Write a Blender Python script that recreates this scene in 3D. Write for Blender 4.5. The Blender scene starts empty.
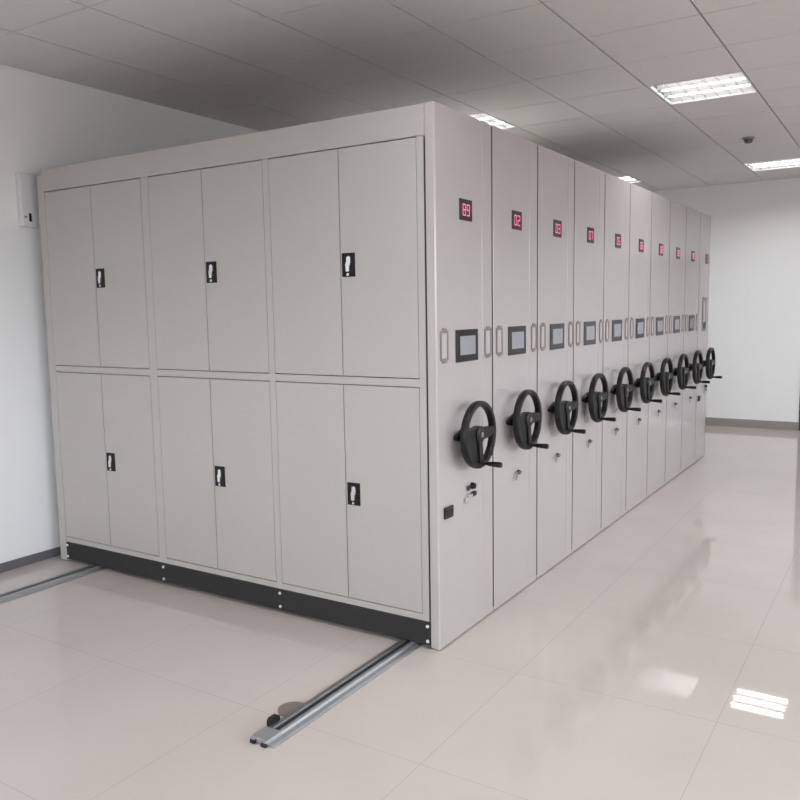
import bpy, bmesh, math, random
from mathutils import Vector, Matrix
random.seed(4)
C = bpy.context.scene.collection
SC = bpy.context.scene

# ------------------------------------------------------------------ materials
def lin(c):
    return tuple(((v/255.0)/12.92 if v/255.0 <= .04045 else ((v/255.0+.055)/1.055)**2.4) for v in c)

def mat(name, rgb, rough=.5, metal=0., emit=None, strength=0., mottle=0., scale=40., bump=0., spec=.5, coat=0.):
    """procedural principled material: base colour varied by a noise texture, optional fine bump"""
    m = bpy.data.materials.new(name); m.use_nodes = True
    nt = m.node_tree; b = nt.nodes['Principled BSDF']
    c = lin(rgb)
    b.inputs['Base Color'].default_value = (*c, 1)
    b.inputs['Roughness'].default_value = rough
    b.inputs['Metallic'].default_value = metal
    b.inputs['Specular IOR Level'].default_value = spec
    b.inputs['Coat Weight'].default_value = coat
    b.inputs['Coat Roughness'].default_value = .08
    tc = nt.nodes.new('ShaderNodeTexCoord')
    n = nt.nodes.new('ShaderNodeTexNoise'); n.inputs['Scale'].default_value = scale
    n.inputs['Detail'].default_value = 4
    nt.links.new(tc.outputs['Object'], n.inputs['Vector'])
    if mottle:
        r = nt.nodes.new('ShaderNodeMix'); r.data_type = 'RGBA'
        r.inputs[6].default_value = (*[v*(1-mottle) for v in c], 1)
        r.inputs[7].default_value = (*[min(1, v*(1+mottle)) for v in c], 1)
        nt.links.new(n.outputs['Fac'], r.inputs[0])
        nt.links.new(r.outputs[2], b.inputs['Base Color'])
    if bump:
        bp = nt.nodes.new('ShaderNodeBump'); bp.inputs['Strength'].default_value = bump
        bp.inputs['Distance'].default_value = .002
        nt.links.new(n.outputs['Fac'], bp.inputs['Height'])
        nt.links.new(bp.outputs['Normal'], b.inputs['Normal'])
    if emit:
        b.inputs['Emission Color'].default_value = (*lin(emit), 1)
        b.inputs['Emission Strength'].default_value = strength
    return m

M = {}
M['paint']   = mat('grey_powder_paint', (175,171,167), .33, mottle=.02, scale=5, bump=.04, spec=.5)
M['face']    = mat('warm_grey_powder_paint', (178,171,170), .2, mottle=.02, scale=5, bump=.02, spec=.75)
M['gap']     = mat('dark_recess_metal', (60,58,58), .6)
M['kick']    = mat('black_kick_plate_paint', (35,34,35), .5, mottle=.1, scale=12)
M['bolt']    = mat('zinc_bolt', (225,225,225), .3, .6)
M['plastic'] = mat('black_plastic', (17,15,16), .42, mottle=.2, scale=30, bump=.05, spec=.35)
M['blackgl'] = mat('black_gloss_plastic', (30,24,27), .14, spec=.5)
M['latchpl'] = mat('black_latch_plastic', (20,20,20), .5, spec=.25)
M['screen']  = mat('grey_glass_screen', (146,147,154), .08, spec=.6, mottle=.04, scale=12)
M['ledbg']   = mat('dark_red_filter', (52,26,34), .25)
M['led']     = mat('red_led', (120,50,70), .4, emit=(244,130,162), strength=1.0)
M['leddim']  = mat('red_led_dim', (170,90,105), .4, emit=(200,90,110), strength=.25)
M['chrome']  = mat('chrome', (225,225,225), .22, .9)
M['holder']  = mat('nickel_label_frame', (138,128,126), .4, .4)
M['card']    = mat('blank_white_card', (182,175,174), .5)
M['steel']   = mat('galvanised_steel', (178,180,184), .34, .8, mottle=.12, scale=25)
M['railmid'] = mat('dulled_rail_steel', (128,130,132), .36, .75, mottle=.2, scale=25)
M['steeldk'] = mat('worn_dark_steel', (62,62,64), .4, .6, mottle=.2, scale=30)
M['disc']    = mat('dull_brown_grey_metal', (128,118,116), .5, .2, mottle=.08, scale=40)
M['rubber']  = mat('black_rubber_and_gap_shade', (18,18,20), .6)  # rubber parts, and the painted shade in the cabinet gaps
M['wall']    = mat('white_wall_paint', (240,240,241), .7, mottle=.01, scale=3, bump=.05)
M['tile']    = mat('mineral_fibre_tile', (216,213,211), .9, mottle=.03, scale=14, bump=.3)
M['grid']    = mat('grey_ceiling_grid', (92,90,90), .6)
M['skirt']   = mat('grey_tile_skirting', (104,102,106), .35, mottle=.05, scale=20)
M['skirtb']  = mat('taupe_tile_skirting', (150,143,140), .35, mottle=.05, scale=20)
M['frame']   = mat('white_window_frame', (225,225,225), .4)
M['doorfr']  = mat('dark_bronze_frame', (58,54,58), .4)
M['doorlf']  = mat('pale_door_leaf', (205,203,203), .5)
M['boxp']    = mat('white_box_plastic', (214,214,216), .45)
M['housing'] = mat('satin_aluminium_reflector', (231,232,232), .3, .5)
M['louvre']  = mat('silver_louvre', (216,218,218), .25, .85)
M['tube']    = mat('fluorescent_tube', (250,250,250), .4, emit=(255,251,246), strength=9.5)
M['det']     = mat('smoke_detector_grey', (150,146,146), .5)
M['detdk']   = mat('smoke_detector_dark', (88,84,84), .5)

def floor_mat():
    m = bpy.data.materials.new('polished_porcelain_tile'); m.use_nodes = True
    nt = m.node_tree; b = nt.nodes['Principled BSDF']
    tc = nt.nodes.new('ShaderNodeTexCoord'); sp = nt.nodes.new('ShaderNodeSeparateXYZ')
    nt.links.new(tc.outputs['Object'], sp.inputs[0])
    def math_(op, a, bv=None):
        n = nt.nodes.new('ShaderNodeMath'); n.operation = op
        for i, v in enumerate((a, bv)):
            if v is None: continue
            if isinstance(v, (int, float)): n.inputs[i].default_value = v
            else: nt.links.new(v, n.inputs[i])
        return n.outputs[0]
    lines = []
    for ax, off in (('X', .39), ('Y', -.02)):
        t = math_('DIVIDE', math_('SUBTRACT', sp.outputs[ax], off), .8)
        f = math_('FRACT', math_('ADD', t, 100.5))
        d = math_('MULTIPLY', math_('ABSOLUTE', math_('SUBTRACT', f, .5)), .8)
        lines.append(math_('LESS_THAN', d, .0013))
    joint = math_('MAXIMUM', lines[0], lines[1])
    n = nt.nodes.new('ShaderNodeTexNoise'); n.inputs['Scale'].default_value = 1.6; n.inputs['Detail'].default_value = 6
    nt.links.new(tc.outputs['Object'], n.inputs['Vector'])
    cr = nt.nodes.new('ShaderNodeValToRGB')
    cr.color_ramp.elements[0].position = .3; cr.color_ramp.elements[1].position = .7
    cr.color_ramp.elements[0].color = (*lin((190,180,175)), 1); cr.color_ramp.elements[1].color = (*lin((196,187,182)), 1)
    nt.links.new(n.outputs['Fac'], cr.inputs[0])
    mx = nt.nodes.new('ShaderNodeMix'); mx.data_type = 'RGBA'
    mx.inputs[7].default_value = (*lin((172,163,158)), 1)
    nt.links.new(joint, mx.inputs[0]); nt.links.new(cr.outputs[0], mx.inputs[6])
    nt.links.new(mx.outputs[2], b.inputs['Base Color'])
    b.inputs['Roughness'].default_value = .022
    b.inputs['Specular IOR Level'].default_value = .45
    n2 = nt.nodes.new('ShaderNodeTexNoise'); n2.inputs['Scale'].default_value = 3.; n2.inputs['Detail'].default_value = 2
    nt.links.new(tc.outputs['Object'], n2.inputs['Vector'])
    bp = nt.nodes.new('ShaderNodeBump'); bp.inputs['Strength'].default_value = .012; bp.inputs['Distance'].default_value = .01
    nt.links.new(n2.outputs['Fac'], bp.inputs['Height']); nt.links.new(bp.outputs['Normal'], b.inputs['Normal'])
    return m
M['floor'] = floor_mat()

# ------------------------------------------------------------------ geometry helpers
class MB:
    def __init__(s): s.bm = bmesh.new()
    def _merge(s, t):
        me = bpy.data.meshes.new('tmp'); t.to_mesh(me); t.free()
        s.bm.from_mesh(me); bpy.data.meshes.remove(me)
    def box(s, x0, x1, y0, y1, z0, z1, bev=0., seg=2):
        t = bmesh.new()
        bmesh.ops.create_cube(t, size=1)
        for v in t.verts:
            v.co = Vector(((x0+x1)/2+v.co.x*(x1-x0), (y0+y1)/2+v.co.y*(y1-y0), (z0+z1)/2+v.co.z*(z1-z0)))
        if bev: bmesh.ops.bevel(t, geom=t.edges[:], offset=bev, segments=seg, affect='EDGES', profile=.5)
        s._merge(t); return s
    def prism(s, pts, axis, a, b, bev=0.):
        """closed outline pts (u, v) extruded along axis from a to b"""
        t = bmesh.new()
        def P(u, v, w): return {'x': (w, u, v), 'y': (u, w, v), 'z': (u, v, w)}[axis]
        A = [t.verts.new(P(u, v, a)) for u, v in pts]; B = [t.verts.new(P(u, v, b)) for u, v in pts]
        t.faces.new(A); t.faces.new(B[::-1]); n = len(pts)
        for i in range(n): t.faces.new((A[i], B[i], B[(i+1) % n], A[(i+1) % n]))
        bmesh.ops.recalc_face_normals(t, faces=t.faces)
        if bev: bmesh.ops.bevel(t, geom=t.edges[:], offset=bev, segments=2, affect='EDGES')
        s._merge(t); return s
    def lathe(s, prof, c, axis='x', n=32, closed=False):
        """profile (along, radius) turned about an axis through c"""
        t = bmesh.new(); rings = []
        for a, r in prof:
            ring = []
            for i in range(n):
                q = 2*math.pi*i/n; u, v = r*math.cos(q), r*math.sin(q)
                p = {'x': (a, u, v), 'y': (u, a, v), 'z': (u, v, a)}[axis]
                ring.append(t.verts.new(Vector(p)+Vector(c)))
            rings.append(ring)
        m = len(rings)
        for k in range(m if closed else m-1):
            A, B = rings[k], rings[(k+1) % m]
            for i in range(n): t.faces.new((A[i], A[(i+1) % n], B[(i+1) % n], B[i]))
        if not closed:
            t.faces.new(rings[0][::-1]); t.faces.new(rings[-1])
        bmesh.ops.recalc_face_normals(t, faces=t.faces)
        s._merge(t); return s
    def build(s, name, m, parent=None, smooth=False):
        me = bpy.data.meshes.new(name); s.bm.to_mesh(me); s.bm.free()
        me.materials.append(m)
        if smooth:
            for p in me.polygons: p.use_smooth = True
            try: me.set_sharp_from_angle(angle=math.radians(35))
            except Exception: pass
        o = bpy.data.objects.new(name, me); C.objects.link(o)
        if parent: o.parent = parent
        return o

def tag(o, label, cat, group=None):
    o['label'] = label; o['category'] = cat
    if group: o['group'] = group
    return o
def struct(o): o['kind'] = 'structure'; return o
def empty(name, loc, label, cat, group=None):
    o = bpy.data.objects.new(name, None); C.objects.link(o); o.location = loc
    o.empty_display_size = .1
    return tag(o, label, cat, group)
def copy_tree(o, parent=None):
    c = o.copy(); C.objects.link(c)
    if parent: c.parent = parent
    for ch in list(o.children): copy_tree(ch, c)
    return c

# ------------------------------------------------------------------ room shell
XL, XR, YF, YB, ZC = -2.845, 4.55, -5.2, 7.72, 3.0
T = .12
struct(MB().box(XL-T, XR+T, YF-T, YB+T, -.1, 0).build('floor', M['floor']))
struct(MB().box(XL-T, XL, YF-T, YB+T, 0, 3.12).build('wall_left', M['wall']))
DX0, DX1, DH = .625, 1.56, 2.12        # doorway in the back wall
b = MB(); b.box(XL, DX0, YB, YB+T, 0, 3.12); b.box(DX1, XR, YB, YB+T, 0, 3.12); b.box(DX0, DX1, YB, YB+T, DH, 3.12)
struct(b.build('wall_back', M['wall']))
d = struct(MB().box(DX0+.06, DX1-.06, YB+.03, YB+.07, .01, DH-.06, .003).build('door_1', M['doorlf']))
b = MB(); b.box(DX0, DX0+.06, YB-.012, YB+.11, 0, DH, .003); b.box(DX1-.06, DX1, YB-.012, YB+.11, 0, DH, .003)
b.box(DX0+.06, DX1-.06, YB-.012, YB+.11, DH-.06, DH, .003)
b.build('door_frame', M['doorfr'], d)
b = MB(); b.lathe([(YB+.03, .026), (YB+.022, .026)], (DX1-.13, 0, 1.0), 'y'); b.lathe([(YB+.022, .01), (YB-.02, .01)], (DX1-.13, 0, 1.0), 'y')
b.box(DX1-.25, DX1-.12, YB-.03, YB-.012, .99, 1.01, .004)
b.build('door_handle', M['chrome'], d, True)

def wall_with_windows(name, axis, pos, thick, lo, hi, wins, z0, z1):
    """wall along one axis with real window openings"""
    b = MB()
    def bx(a0, a1, za, zb):
        if axis == 'y': b.box(pos, pos+thick, a0, a1, za, zb)
        else: b.box(a0, a1, pos, pos+thick, za, zb)
    cur = lo
    for a0, a1 in wins:
        bx(cur, a0, 0, 3.12); bx(a0, a1, 0, z0); bx(a0, a1, z1, 3.12); cur = a1
    bx(cur, hi, 0, 3.12)
    return struct(b.build(name, M['wall']))
wn = [0]
def window(axis, pos, thick, a0, a1, z0, z1):
    wn[0] += 1
    b = MB(); f = .05; mid = pos+thick/2
    def bx(p0, p1, za, zb):
        if axis == 'y': b.box(mid-.03, mid+.03, p0, p1, za, zb, .004)
        else: b.box(p0, p1, mid-.03, mid+.03, za, zb, .004)
    bx(a0, a0+f, z0, z1); bx(a1-f, a1, z0, z1); bx(a0+f, a1-f, z0, z0+f); bx(a0+f, a1-f, z1-f, z1)
    bx((a0+a1)/2-.025, (a0+a1)/2+.025, z0+f, z1-f)
    struct(b.build('window_%d' % wn[0], M['frame']))
RW = [(-4.8, -2.6), (-2.2, 0.0), (.4, 2.6), (3.2, 5.4)]
FW = [(-2.2, -.2), (.4, 2.4)]
WZ0, WZ1 = .95, 2.55
wall_with_windows('wall_right', 'y', XR, T, YF-T, YB+T, RW, WZ0, WZ1)
wall_with_windows('wall_front', 'x', YF-T, T, XL, XR, FW, WZ0, WZ1)
for a0, a1 in RW: window('y', XR, T, a0, a1, WZ0, WZ1)
for a0, a1 in FW: window('x', YF-T, T, a0, a1, WZ0, WZ1)

# skirting
struct(MB().box(XL, XL+.012, YF, YB, 0, .055, .002).build('baseboard_left', M['skirt']))
b = MB(); b.box(XL+.012, DX0, YB-.012, YB, 0, .1, .002); b.box(DX1, XR-.012, YB-.012, YB, 0, .1, .002)
struct(b.build('baseboard_back', M['skirtb']))
struct(MB().box(XR-.012, XR, YF, YB, 0, .1, .002).build('baseboard_right', M['skirt']))
struct(MB().box(XL+.012, XR-.012, YF, YF+.012, 0, .1, .002).build('baseboard_front', M['skirt']))

# ceiling: mineral tiles laid in an exposed grid, with openings for the light fittings
GX, GY, X0, Y0 = .6065, .6055, .147, 2.64
def lines(o, p, lo, hi):
    k0 = math.floor((lo-o)/p)+1; r = [lo]
    k = k0
    while o+k*p < hi-1e-4:
        if o+k*p > lo+1e-4: r.append(o+k*p)
        k += 1
    return r+[hi]
xs, ys = lines(X0, GX, XL, XR), lines(Y0, GY, YF, YB)
lights = [(-3, 0), (0, 0), (3, 0), (-3, 6), (0, 6), (3, 6), (0, -6), (3, -6), (-3, -12), (0, -12), (3, -12)]  # fittings outside the camera view are added to light the room
light_cells = [(X0+i*GX, Y0+j*GY) for i, j in lights]
def is_light(x, y): return any(abs(x-a) < .05 and abs(y-c) < .05 for a, c in light_cells)
b = MB()
for i in range(len(xs)-1):
    for j in range(len(ys)-1):
        if is_light(xs[i], ys[j]): continue
        b.box(xs[i]+.0045, xs[i+1]-.0045, ys[j]+.0036, ys[j+1]-.0036, ZC, ZC+.015)
struct(b.build('ceiling', M['tile']))
b = MB()
for x in xs[1:-1]: b.box(x-.012, x+.012, YF, YB, ZC+.007, ZC+.03)
for y in ys[1:-1]: b.box(XL, XR, y-.012, y+.012, ZC+.0075, ZC+.029)
struct(b.build('trim_1', M['grid']))
# structural slab over the hung ceiling
struct(MB().box(XL-T, XR+T, YF-T, YB+T, 3.12, 3.25).build('ceiling_slab', M['wall']))

# ------------------------------------------------------------------ recessed louvre light fittings
def make_fitting(label):
    r = empty('ceiling_light', (0, 0, ZC), label, 'ceiling light', 'recessed louvre lights in the ceiling grid')
    w, e, h = GX, GY, .085
    b = MB()      # rim
    for q in ((.004, w-.004, .004, .014), (.004, w-.004, e-.014, e-.004), (.004, .014, .014, e-.014), (w-.014, w-.004, .014, e-.014)):
        b.box(*q, -.001, .02)
    b.build('frame', M['frame'], r)
    b = MB()      # trough housing of three curved reflectors
    n = 3; cw = (e-.028)/n
    prof = []
    for k in range(n):
        y0 = .014+k*cw
        for s in range(9):
            t = s/8; prof.append((y0+t*cw, .012+(h-.012)*math.sin(math.pi*t)**.7))
    t = bmesh.new(); A = []; B = []
    for y, z in prof: A.append(t.verts.new((.014, y, z))); B.append(t.verts.new((w-.014, y, z)))
    for i in range(len(prof)-1): t.faces.new((A[i], A[i+1], B[i+1], B[i]))
    for S in (A, B):
        v0 = t.verts.new((S[0].co.x, .014, h+.01)); v1 = t.verts.new((S[0].co.x, e-.014, h+.01))
        t.faces.new(S+[v1, v0])
    b._merge(t)
    b.box(.014, w-.014, .014, e-.014, h+.005, h+.012)
    b.build('reflector', M['housing'], r, True)
    for k in range(n):
        yc = .014+(k+.5)*cw
        MB().lathe([(.03, .011), (w-.03, .011)], (0, yc, .037), 'x', 16).build('tube', M['tube'], r, True)
    b = MB()
    for k in range(1, 7):
        x = .014+k*(w-.028)/7
        for q in range(n):
            y0 = .016+q*cw
            b.prism([(y0, .002), (y0+cw-.004, .002), (y0+cw-.004, .022), (y0, .022)], 'x', x-.0012, x+.0012)
    for k in range(1, n): b.prism([(.014+k*cw-.004, .001), (.014+k*cw+.004, .001), (.014+k*cw+.0015, .036), (.014+k*cw-.0015, .036)], 'x', .014, w-.014)
    b.build('louvre', M['louvre'], r)
    return r
names = {
 (-3, 0): 'louvre ceiling light half hidden by the tops of the two front shelving cabinets',
 (0, 0): 'square three-tube louvre ceiling light seen whole, largest and nearest of the lights',
 (0, 6): 'louvre ceiling light nearest the back wall, just beyond the smoke detector',
 (3, 0): 'unseen added louvre ceiling light over the open floor opposite the front shelving cabinets',
 (3, 6): 'unseen added louvre ceiling light over the open floor opposite the far shelving cabinets',
 (0, -6): 'unseen added louvre ceiling light over the capped end of the near floor rail',
 (3, -6): 'unseen added louvre ceiling light overhead to the right of the near floor rail',
 (-3, -12): 'unseen added louvre ceiling light by the front wall on the left wall side',
 (0, -12): 'unseen added louvre ceiling light by the front wall between the two windows',
 (3, -12): 'unseen added louvre ceiling light by the front wall on the window wall side',
 (-3, 6): 'sliver of ceiling light showing above the fifth shelving cabinet',
}
fit = make_fitting(names[(0, 0)]); first = True
for (i, j), (x, y) in zip(lights, light_cells):
    o = fit if (i, j) == (0, 0) else copy_tree(fit)
    o.location = (x, y, ZC)
    o['label'] = names[(i, j)]

# each fitting's lamp output, shaded by its louvre
LP = 9.4
for x, y in light_cells:
    for k in range(3):
        L = bpy.data.lights.new('louvre_lamp', 'AREA'); L.shape = 'RECTANGLE'; L.size = .54; L.size_y = .028; L.energy = LP/3
        L.color = (.97, .99, 1.); L.spread = math.radians(145)
        o = bpy.data.objects.new('louvre_lamp', L); C.objects.link(o)
        o.location = (x+GX/2, y+.014+(k+.5)*(GY-.028)/3, ZC-.002)

# smoke detector
r = empty('smoke_detector', (.43, 4.87, ZC), 'small round grey smoke detector on the ceiling between two lights', 'smoke detector')
MB().lathe([(0, .05), (-.008, .052), (-.016, .05)], (0, 0, 0), 'z', 28).build('base', M['det'], r, True)
MB().lathe([(-.016, .036), (-.03, .036), (-.045, .028), (-.05, .012)], (0, 0, 0), 'z', 28).build('sensor_head', M['detdk'], r, True)

# ------------------------------------------------------------------ white box on the left wall
r = empty('wall_control_box', (XL, .0, 2.07), 'white control box with a small dark slot on the left wall beside the shelving', 'wall box')
MB().box(0, .05, -.07, .09, 0, .31, .006).build('housing', M['boxp'], r, True)
MB().box(.047, .053, -.028, -.012, .03, .078, .001).build('slot', M['blackgl'], r)
MB().lathe([(.049, .008), (.053, .007)], (0, -.05, .055), 'x', 14).build('button', M['holder'], r, True)

# ------------------------------------------------------------------ mobile shelving columns
W_, HT, P = 2.738, 2.40, .561          # width (x), height, pitch (y)
ZB = .007
def end_panel(y1, root, zb=ZB):
    """wheel face: folded sheet with rounded front edges and a shallow return strip on the far side"""
    g = .006; k = y1-.112
    pts = [(-.045, g), (-.006, g), (-.0018, g+.0018), (0, g+.006), (0, k-.003), (-.003, k), (0, k+.003), (0, y1-g-.004), (-.004, y1-g), (-.045, y1-g)]
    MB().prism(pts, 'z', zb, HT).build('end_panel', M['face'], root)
    MB().box(-.034, -.0012, y1-.0062, y1+.0058, zb+.02, HT-.006).build('joint_shade_strip', M['rubber'], root)  # black strip put in the joint as its shade, for a dark line
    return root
SEG = {'0': 'abcdef', '2': 'abged', '3': 'abgcd', '5': 'afgcd', '6': 'afgedc', '7': 'abc', '8': 'abcdefg', '9': 'abfgcd', '1': 'bc', '4': 'fgbc'}
def digits(text, parent, yc, zc, m):
    b = MB(); w, h, t = .029, .047, .0055
    for i, ch in enumerate(text):
        y0 = yc+(-.034 if i == 0 else .005)
        for s in SEG[ch]:
            r = {'a': (y0, y0+w, zc+h/2-t/2, zc+h/2+t/2), 'd': (y0, y0+w, zc-h/2-t/2, zc-h/2+t/2), 'g': (y0, y0+w, zc-t/2, zc+t/2),
                 'b': (y0+w-t, y0+w, zc, zc+h/2), 'c': (y0+w-t, y0+w, zc-h/2, zc), 'f': (y0, y0+t, zc, zc+h/2), 'e': (y0, y0+t, zc-h/2, zc)}[s]
            b.box(.003, .0048, *r)
    o = b.build('digits', m, parent); o['label'] = 'glowing red digits'
    return o
def led(root, text, yc, m='led'):
    p = MB().box(-.002, .004, yc-.06, yc+.06, 1.931, 2.026, .002).build('number_display', M['ledbg'], root)
    digits(text, p, yc, 1.978, M[m]); return p
def holder(root, yc, z0=1.307, z1=1.438, w=.07):
    """pressed-metal label holder: raised frame round a blank card"""
    f = .010; b = MB(); a0, a1 = yc-w/2, yc+w/2
    b.box(0, .006, a0, a0+f, z0, z1, .002); b.box(0, .006, a1-f, a1, z0, z1, .002)
    b.box(0, .006, a0+f, a1-f, z0, z0+f, .002); b.box(0, .006, a0+f, a1-f, z1-f, z1, .002)
    b.box(0, .005, yc-.018, yc+.018, z1-.001, z1+.012, .002); b.box(0, .005, yc-.018, yc+.018, z0-.012, z0+.001, .002)
    h = b.build('label_holder', M['holder'], root)
    MB().box(0, .0015, a0+f, a1-f, z0+f, z1-f).build('card', M['card'], h)
    return h
def control_panel(root, yc):
    p = MB().box(-.002, .005, yc-.109, yc+.109, 1.293, 1.44, .002).build('touch_panel', M['blackgl'], root)
    MB().box(.003, .0058, yc-.071, yc+.079, 1.324, 1.411, .001).build('screen', M['screen'], p)
    return p
def handwheel(root, yc, zc=.958):
    x1, x2, R, rw = .053, .088, .157, .027
    xm = (x1+x2)/2
    b = MB()
    prof = []
    for s in range(12):           # rounded-rectangle rim section
        q = 2*math.pi*s/12; cx, sy = math.cos(q), math.sin(q)
        sq = lambda v: math.copysign(abs(v)**.6, v)
        prof.append((xm+sq(cx)*(x2-x1)/2, R-rw/2+sq(sy)*rw/2))
    b.lathe(prof, (0, yc, zc), 'x', 56, closed=True)
    # hub boss
    b.lathe([(x1-.012, .036), (x1, .04), (x2-.006, .04), (x2-.002, .034), (x2, .02)], (0, yc, zc), 'x', 32)
    # right spoke, tapering
    b.prism([(yc+.02, zc-.026), (yc+.02, zc+.034), (yc+.08, zc+.026), (yc+R-.015, zc+.026), (yc+R-.015, zc-.014), (yc+.08, zc-.022)], 'x', x1+.003, x2-.003, .003)
    # left spoke and the solid web that fills the lower left sector
    pts = [(yc-.0, zc+.036), (yc-.06, zc+.034), (yc-R+.015, zc+.03)]
    for k in range(0, 13):
        q = math.radians(180+k*8.2); pts.append((yc+(R-.014)*math.cos(q), zc+(R-.014)*math.sin(q)))
    pts += [(yc+.026, zc-R+.018), (yc+.014, zc-.06), (yc+.012, zc)]
    b.prism(pts, 'x', x1+.004, x2-.012)
    b.prism([(yc-.03, zc-.01), (yc+.012, zc-.01), (yc+.03, zc-R+.012), (yc-.012, zc-R+.012)], 'x', x1+.004, x2-.004, .003)
    w = b.build('handwheel', M['plastic'], root, True)
    b = MB(); b.lathe([(0, .03), (.02, .03), (.03, .024), (x1-.008, .03)], (0, yc, zc), 'x', 28)
    b.prism([(yc-.118, zc-.010), (yc-.112, zc-.016), (yc-.03, zc-.036), (yc, zc-.036), (yc, zc+.034), (yc-.03, zc+.034), (yc-.112, zc+.004), (yc-.118, zc-.002)], 'x', 0, .02, .0025)
    b.build('shaft', M['plastic'], w, True)
    MB().lathe([(x2-.004, .013), (x2+.003, .012), (x2+.004, .006)], (0, yc, zc), 'x', 20).build('hub_cap', M['holder'], w, True)
    MB().lathe([(x1+.004, .012), (x2+.002, .012), (x2+.004, .0075), (x2+.016, .008), (x2+.03, .011), (x2+.078, .0135), (x2+.088, .012), (x2+.09, .006)],
               (0, yc+.018, zc-.136), 'x', 20).build('crank_handle', M['plastic'], w, True)
    return w
def small_lock(root, yc, z=.669):
    """cam lock with its key hanging to one side"""
    l = MB().lathe([(0, .013), (.006, .013), (.009, .011), (.016, .010)], (0, yc+.028, z), 'x', 20).build('lock', M['steeldk'], root, True)
    b = MB(); b.box(.012, .03, yc-.008, yc+.026, z+.002, z+.006, .001)
    b.prism([(yc-.04, z-.028), (yc-.028, z-.034), (yc-.004, z-.004), (yc-.004, z+.01), (yc-.018, z+.006)], 'x', .016, .019)
    b.build('key', M['holder'], l)
    return l
def big_lock(root, yc, z):
    l = MB().lathe([(0, .016), (.01, .016), (.014, .0135), (.02, .013)], (0, yc+.02, z+.02), 'x', 24).build('lock', M['plastic'], root, True)
    b = MB(); b.box(.006, .012, yc-.035, yc-.012, z+.006, z+.03, .002)
    b.build('latch_plate', M['steeldk'], l)
    b = MB(); b.box(.0, .016, yc+.012, yc+.046, z-.030, z-.008, .004)
    b.build('key_head', M['plastic'], l)
    b = MB(); b.box(.008, .014, yc-.028, yc+.01, z-.026, z-.014, .002); b.lathe([(.006, .014), (.012, .014)], (0, yc-.045, z-.038), 'x', 16)
    b.build('key', M['chrome'], l)
def socket(root, y0, z0):
    s = MB().box(0, .012, y0, y0+.075, z0, z0+.053, .003).build('power_socket', M['blackgl'], root)
    b = MB(); b.box(.01, .0135, y0+.01, y0+.065, z0+.008, z0+.045, .002)
    b.build('socket_insert', M['rubber'], s)
def carcass(root, y1, y0=.02):
    b = MB()
    b.box(-W_, -.045, y0, y1-.006, .14, HT-.002, .002)
    o = b.build('cabinet_body', M['paint'], root)
    b = MB(); b.box(-W_+.05, -.05, y0+.03, y1-.03, .03, .14)
    b.build('undercarriage', M['kick'], root)
    return o
GRP = 'hand-cranked mobile shelving cabinets in the row'

# --- front column with the locker doors
r = empty('mobile_shelving_cabinet', (0, 0, 0), 'front grey shelving cabinet whose broad side carries twelve locker doors', 'mobile shelving', GRP)
carcass(r, P, .03)
end_panel(P, r)
# face frame: fascia, stiles, rails (one welded frame)
SX = [(-2.738, -2.672), (-1.825, -1.766), (-.953, -.915), (-.085, -.047)]
DZ = [(.163, 1.193), (1.232, 2.264)]
b = MB()
b.box(-2.69, -.046, -.004, .03, 2.266, HT-.004, .003)
b.box(-2.738, -2.672, -.002, .03, ZB, 2.305, .003)
SX[3] = (-.085, -.051)
MB().box(-.0505, -.0455, .002, .02, .135, 2.262).build('gap_shade_strip', M['rubber'], r)  # black strip standing in for shade in the gap beside the end panel
for x0, x1 in SX[1:]: b.box(x0, x1, 0, .03, .13, 2.266, .001)
for (x0, _), (_, x1) in zip([(s[1], 0) for s in SX[:-1]], [(0, s[0]) for s in SX[1:]]):
    b.box(x0, x1, 0.0005, .03, 1.195, 1.23, .001); b.box(x0, x1, 0.0005, .03, .13, .161, .001)
b.build('face_frame', M['paint'], r)
MB().box(-W_, -2.69, .0, .03, 2.305, 2.37, .003).build('corner_cap', M['paint'], r)
def door(x0, x1, z0, z1, handle):
    g = .0022
    d = MB().box(x0+g, x1-g, -.001, .018, z0+g, z1-g, .0015).build('door', M['paint'], r)
    if handle:
        hx = x0+.010; zc = 1.742 if z0 > 1 else .676
        b = MB(); b.box(hx, hx+.073, -.004, .004, zc-.054, zc+.054, .002)
        h = b.build('handle_plate', M['latchpl'], d); h['label'] = 'black latch plate with a chrome paddle'
        xc = hx+.036
        b = MB()
        b.prism([(xc-.010, zc-.03), (xc+.008, zc-.03), (xc+.010, zc-.006), (xc+.016, zc+.006), (xc+.016, zc+.034), (xc+.006, zc+.041), (xc-.006, zc+.034), (xc-.006, zc+.014), (xc-.012, zc+.004)], 'y', -.012, -.003, .0015)
        b.lathe([(-.003, .0075), (-.009, .0065)], (xc, 0, zc-.043), 'y', 16)
        b.build('latch', M['chrome'], d)
    return d
mids = [-2.246, -1.366, -.499]
for k in range(3):
    x0, x1 = SX[k][1], SX[k+1][0]
    for z0, z1 in DZ:
        door(x0, mids[k], z0, z1, False); door(mids[k], x1, z0, z1, True)
kp = MB().box(-2.672, -.047, -.003, .012, .020, .128, .002).build('kick_plate', M['kick'], r)
for x in (-2.660, -1.793, -.930, -.058):
    for z in (.038, .108):
        MB().lathe([(-.003, .0085), (-.007, .0075), (-.009, .004)], (x, 0, z), 'y', 14).build('bolt', M['bolt'], kp, True)
YC = .283
led(r, '89', YC); holder(r, .071, 1.309, 1.44); holder(r, .504); control_panel(r, .286); handwheel(r, .265)
big_lock(r, .305, .68); socket(r, .052, .598)

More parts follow.
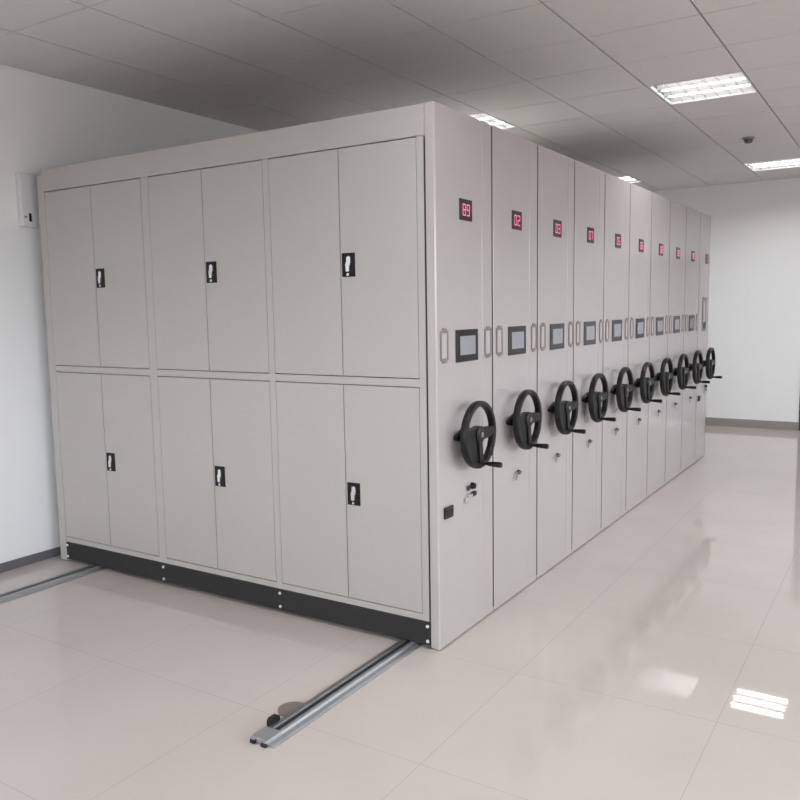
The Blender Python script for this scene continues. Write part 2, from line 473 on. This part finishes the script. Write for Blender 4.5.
# --- eight plain columns behind it
q = empty('mobile_shelving_cabinet', (0, P, 0), '', 'mobile shelving', GRP)
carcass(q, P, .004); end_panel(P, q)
holder(q, .072); holder(q, .505); control_panel(q, .286); handwheel(q, .265); small_lock(q, .27)
ordn = ['second', 'third', 'fourth', 'fifth', 'sixth', 'seventh', 'eighth', 'ninth']
txt = ['02', '03', '07', '05', '06', '08', '08', '09']
notes = ['right behind the doored front one, display reading 02', 'two places behind the doored front cabinet',
         'third plain one counted from the doored front', 'fifth handwheel back from the front corner',
         'its handwheel sixth from the front corner', 'fourth from the far end of the row',
         'third from the far end of the row', 'just before the far fixed one']
for i in range(8):
    o = q if i == 0 else copy_tree(q)
    o.location = (0, P*(i+1), 0)
    o['label'] = '%s shelving cabinet of the row, %s' % (ordn[i], notes[i])
cols = [o for o in C.objects if o.name.startswith('mobile_shelving_cabinet') and o is not r]
for o in cols: led(o, txt[round(o.location.y/P)-1], YC)

# --- far fixed column, narrower
D10 = .445
f = empty('mobile_shelving_cabinet', (0, P*9, 0), 'farthest and narrowest shelving cabinet, with a tall label holder instead of a screen', 'mobile shelving', GRP)
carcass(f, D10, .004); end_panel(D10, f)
led(f, '10', .315, 'leddim'); handwheel(f, .265); big_lock(f, .36, .70); socket(f, .06, .60)
h = MB(); a0, a1, z0, z1 = .175, .33, 1.275, 1.605
h.box(0, .006, a0, a0+.022, z0, z1, .002); h.box(0, .006, a1-.022, a1, z0, z1, .002)
h.box(0, .006, a0+.022, a1-.022, z1-.035, z1, .002); h.box(0, .006, a0+.022, a1-.022, z0, z0+.02, .002)
h = h.build('label_holder', M['holder'], f); h['label'] = 'tall grey label holder'
MB().box(0, .002, a0+.022, a1-.022, z0+.09, z1-.035).build('card', M['card'], h)
MB().box(.001, .008, a0+.06, a1-.03, z0+.025, z0+.085, .002).build('clip', M['steeldk'], h)

# ------------------------------------------------------------------ floor rails
def rail(x0, x1, y0, y1, label, cap):
    r = empty('floor_rail', ((x0+x1)/2, y0, 0), label, 'rail', 'steel floor rails under the shelving')
    w = (x1-x0)/2; L = y1-y0
    MB().box(-w, w, 0, L, 0, .004, .001).build('base_strip', M['steel'], r)
    MB().prism([(-w+.002, .004), (-w+.008, .016), (-w+.014, .019), (-w+.030, .019), (-w+.035, .014), (-w+.035, .004)], 'y', .055, L).build('running_rail', M['railmid'], r)
    MB().box(-w+.036, -w+.058, .055, L, .004, .008).build('groove', M['steeldk'], r)
    MB().prism([(-w+.059, .004), (-w+.059, .017), (-w+.063, .019), (-w+.076, .019), (-w+.082, .011), (w-.008, .008), (w-.003, .004)], 'y', .0, L).build('guide_lip', M['steel'], r)
    if cap:
        b = MB(); b.box(-w+.004, w-.026, -.006, .075, .004, .024, .003); b.box(-w+.008, -w+.026, -.012, .0, .003, .02, .002); b.box(w-.046, w-.028, -.012, .0, .003, .02, .002)
        b.build('end_cap', M['steel'], r)
        b = MB(); b.box(-w+.006, -w+.028, -.016, -.004, .001, .016, .003); b.box(w-.05, w-.026, -.016, -.004, .001, .016, .003)
        b.build('clip', M['rubber'], r)
        b = MB(); b.prism([(y_, z_) for y_, z_ in ((.088, .012), (.099, .003), (.131, .003), (.143, .012), (.143, .034), (.131, .043), (.099, .043), (.088, .034))], 'x', -w-.006, -w+.016, .002)
        o = b.build('bumper', M['rubber'], r); o['label'] = 'black rubber bumper'
        n = 28; pts = [(-w-.012+.062*math.cos(2*math.pi*i/n), .25+.058*math.sin(2*math.pi*i/n)) for i in range(n)]
        pts = [(min(u, -w+.002), v) for u, v in pts]
        o = MB().prism(pts, 'z', .0005, .006).build('stop_plate', M['disc'], r); o['label'] = 'dull round stop plate'
    return r
rail(-.212, -.104, -1.0, P*9+D10-.03, 'steel floor rail at the near corner, ending in a cap with a black bumper', True)
rail(-2.445, -2.337, -1.0, P*9+D10-.03, 'steel floor rail along the left wall, partly under the doored cabinet', False)

# ------------------------------------------------------------------ light: overcast daylight through the windows + ceiling fittings
w = bpy.data.worlds.new('World'); SC.world = w; w.use_nodes = True
bg = w.node_tree.nodes['Background']
bg.inputs[1].default_value = 8.
# overcast sky above, dull ground below the horizon
wt = w.node_tree; tc = wt.nodes.new('ShaderNodeTexCoord'); sp = wt.nodes.new('ShaderNodeSeparateXYZ'); cr = wt.nodes.new('ShaderNodeValToRGB')
mr = wt.nodes.new('ShaderNodeMapRange'); mr.inputs['From Min'].default_value = -1; mr.inputs['From Max'].default_value = 1
wt.links.new(tc.outputs['Generated'], sp.inputs[0]); wt.links.new(sp.outputs['Z'], mr.inputs['Value']); wt.links.new(mr.outputs[0], cr.inputs[0])
cr.color_ramp.elements[0].position = .48; cr.color_ramp.elements[0].color = (.18, .18, .175, 1)
cr.color_ramp.elements[1].position = .53; cr.color_ramp.elements[1].color = (.80, .86, .92, 1)
e_ = cr.color_ramp.elements.new(1.); e_.color = (.95, .98, 1, 1)
wt.links.new(cr.outputs[0], bg.inputs[0])
def portal(axis, pos, a0, a1):
    L = bpy.data.lights.new('window_portal', 'AREA'); L.shape = 'RECTANGLE'; L.size = a1-a0; L.size_y = WZ1-WZ0
    L.cycles.is_portal = True
    o = bpy.data.objects.new('window_portal', L); C.objects.link(o)
    if axis == 'y':
        o.location = (pos, (a0+a1)/2, (WZ0+WZ1)/2); o.rotation_euler = (math.pi/2, 0, math.pi/2)
    else:
        o.location = ((a0+a1)/2, pos, (WZ0+WZ1)/2); o.rotation_euler = (math.pi/2, 0, math.pi)
    return o
for a0, a1 in RW: portal('y', XR+T+.01, a0, a1)
for a0, a1 in FW: portal('x', YF-T-.01, a0, a1)

# ------------------------------------------------------------------ camera
cam = bpy.data.cameras.new('camera'); co = bpy.data.objects.new('camera', cam); C.objects.link(co)
F_PX = 807.27
cam.sensor_fit = 'HORIZONTAL'; cam.sensor_width = 36; cam.lens = F_PX/800*36
cam.clip_start = .05; cam.clip_end = 100
a, p_, rl = math.radians(32.3912), math.radians(-6.407), math.radians(-.9429)
fwd = Vector((-math.sin(a)*math.cos(p_), math.cos(a)*math.cos(p_), math.sin(p_)))
rt = Vector((math.cos(a), math.sin(a), 0)); up = rt.cross(fwd)
rt, up = rt*math.cos(rl)+up*math.sin(rl), up*math.cos(rl)-rt*math.sin(rl)
co.matrix_world = Matrix(((rt.x, up.x, -fwd.x, 1.7345), (rt.y, up.y, -fwd.y, -3.0299), (rt.z, up.z, -fwd.z, 1.5367), (0, 0, 0, 1)))
SC.camera = co
vs = SC.view_settings
vs.view_transform = 'Standard'; vs.look = 'None'; vs.exposure = 0.; vs.gamma = 1.; vs.use_curve_mapping = False
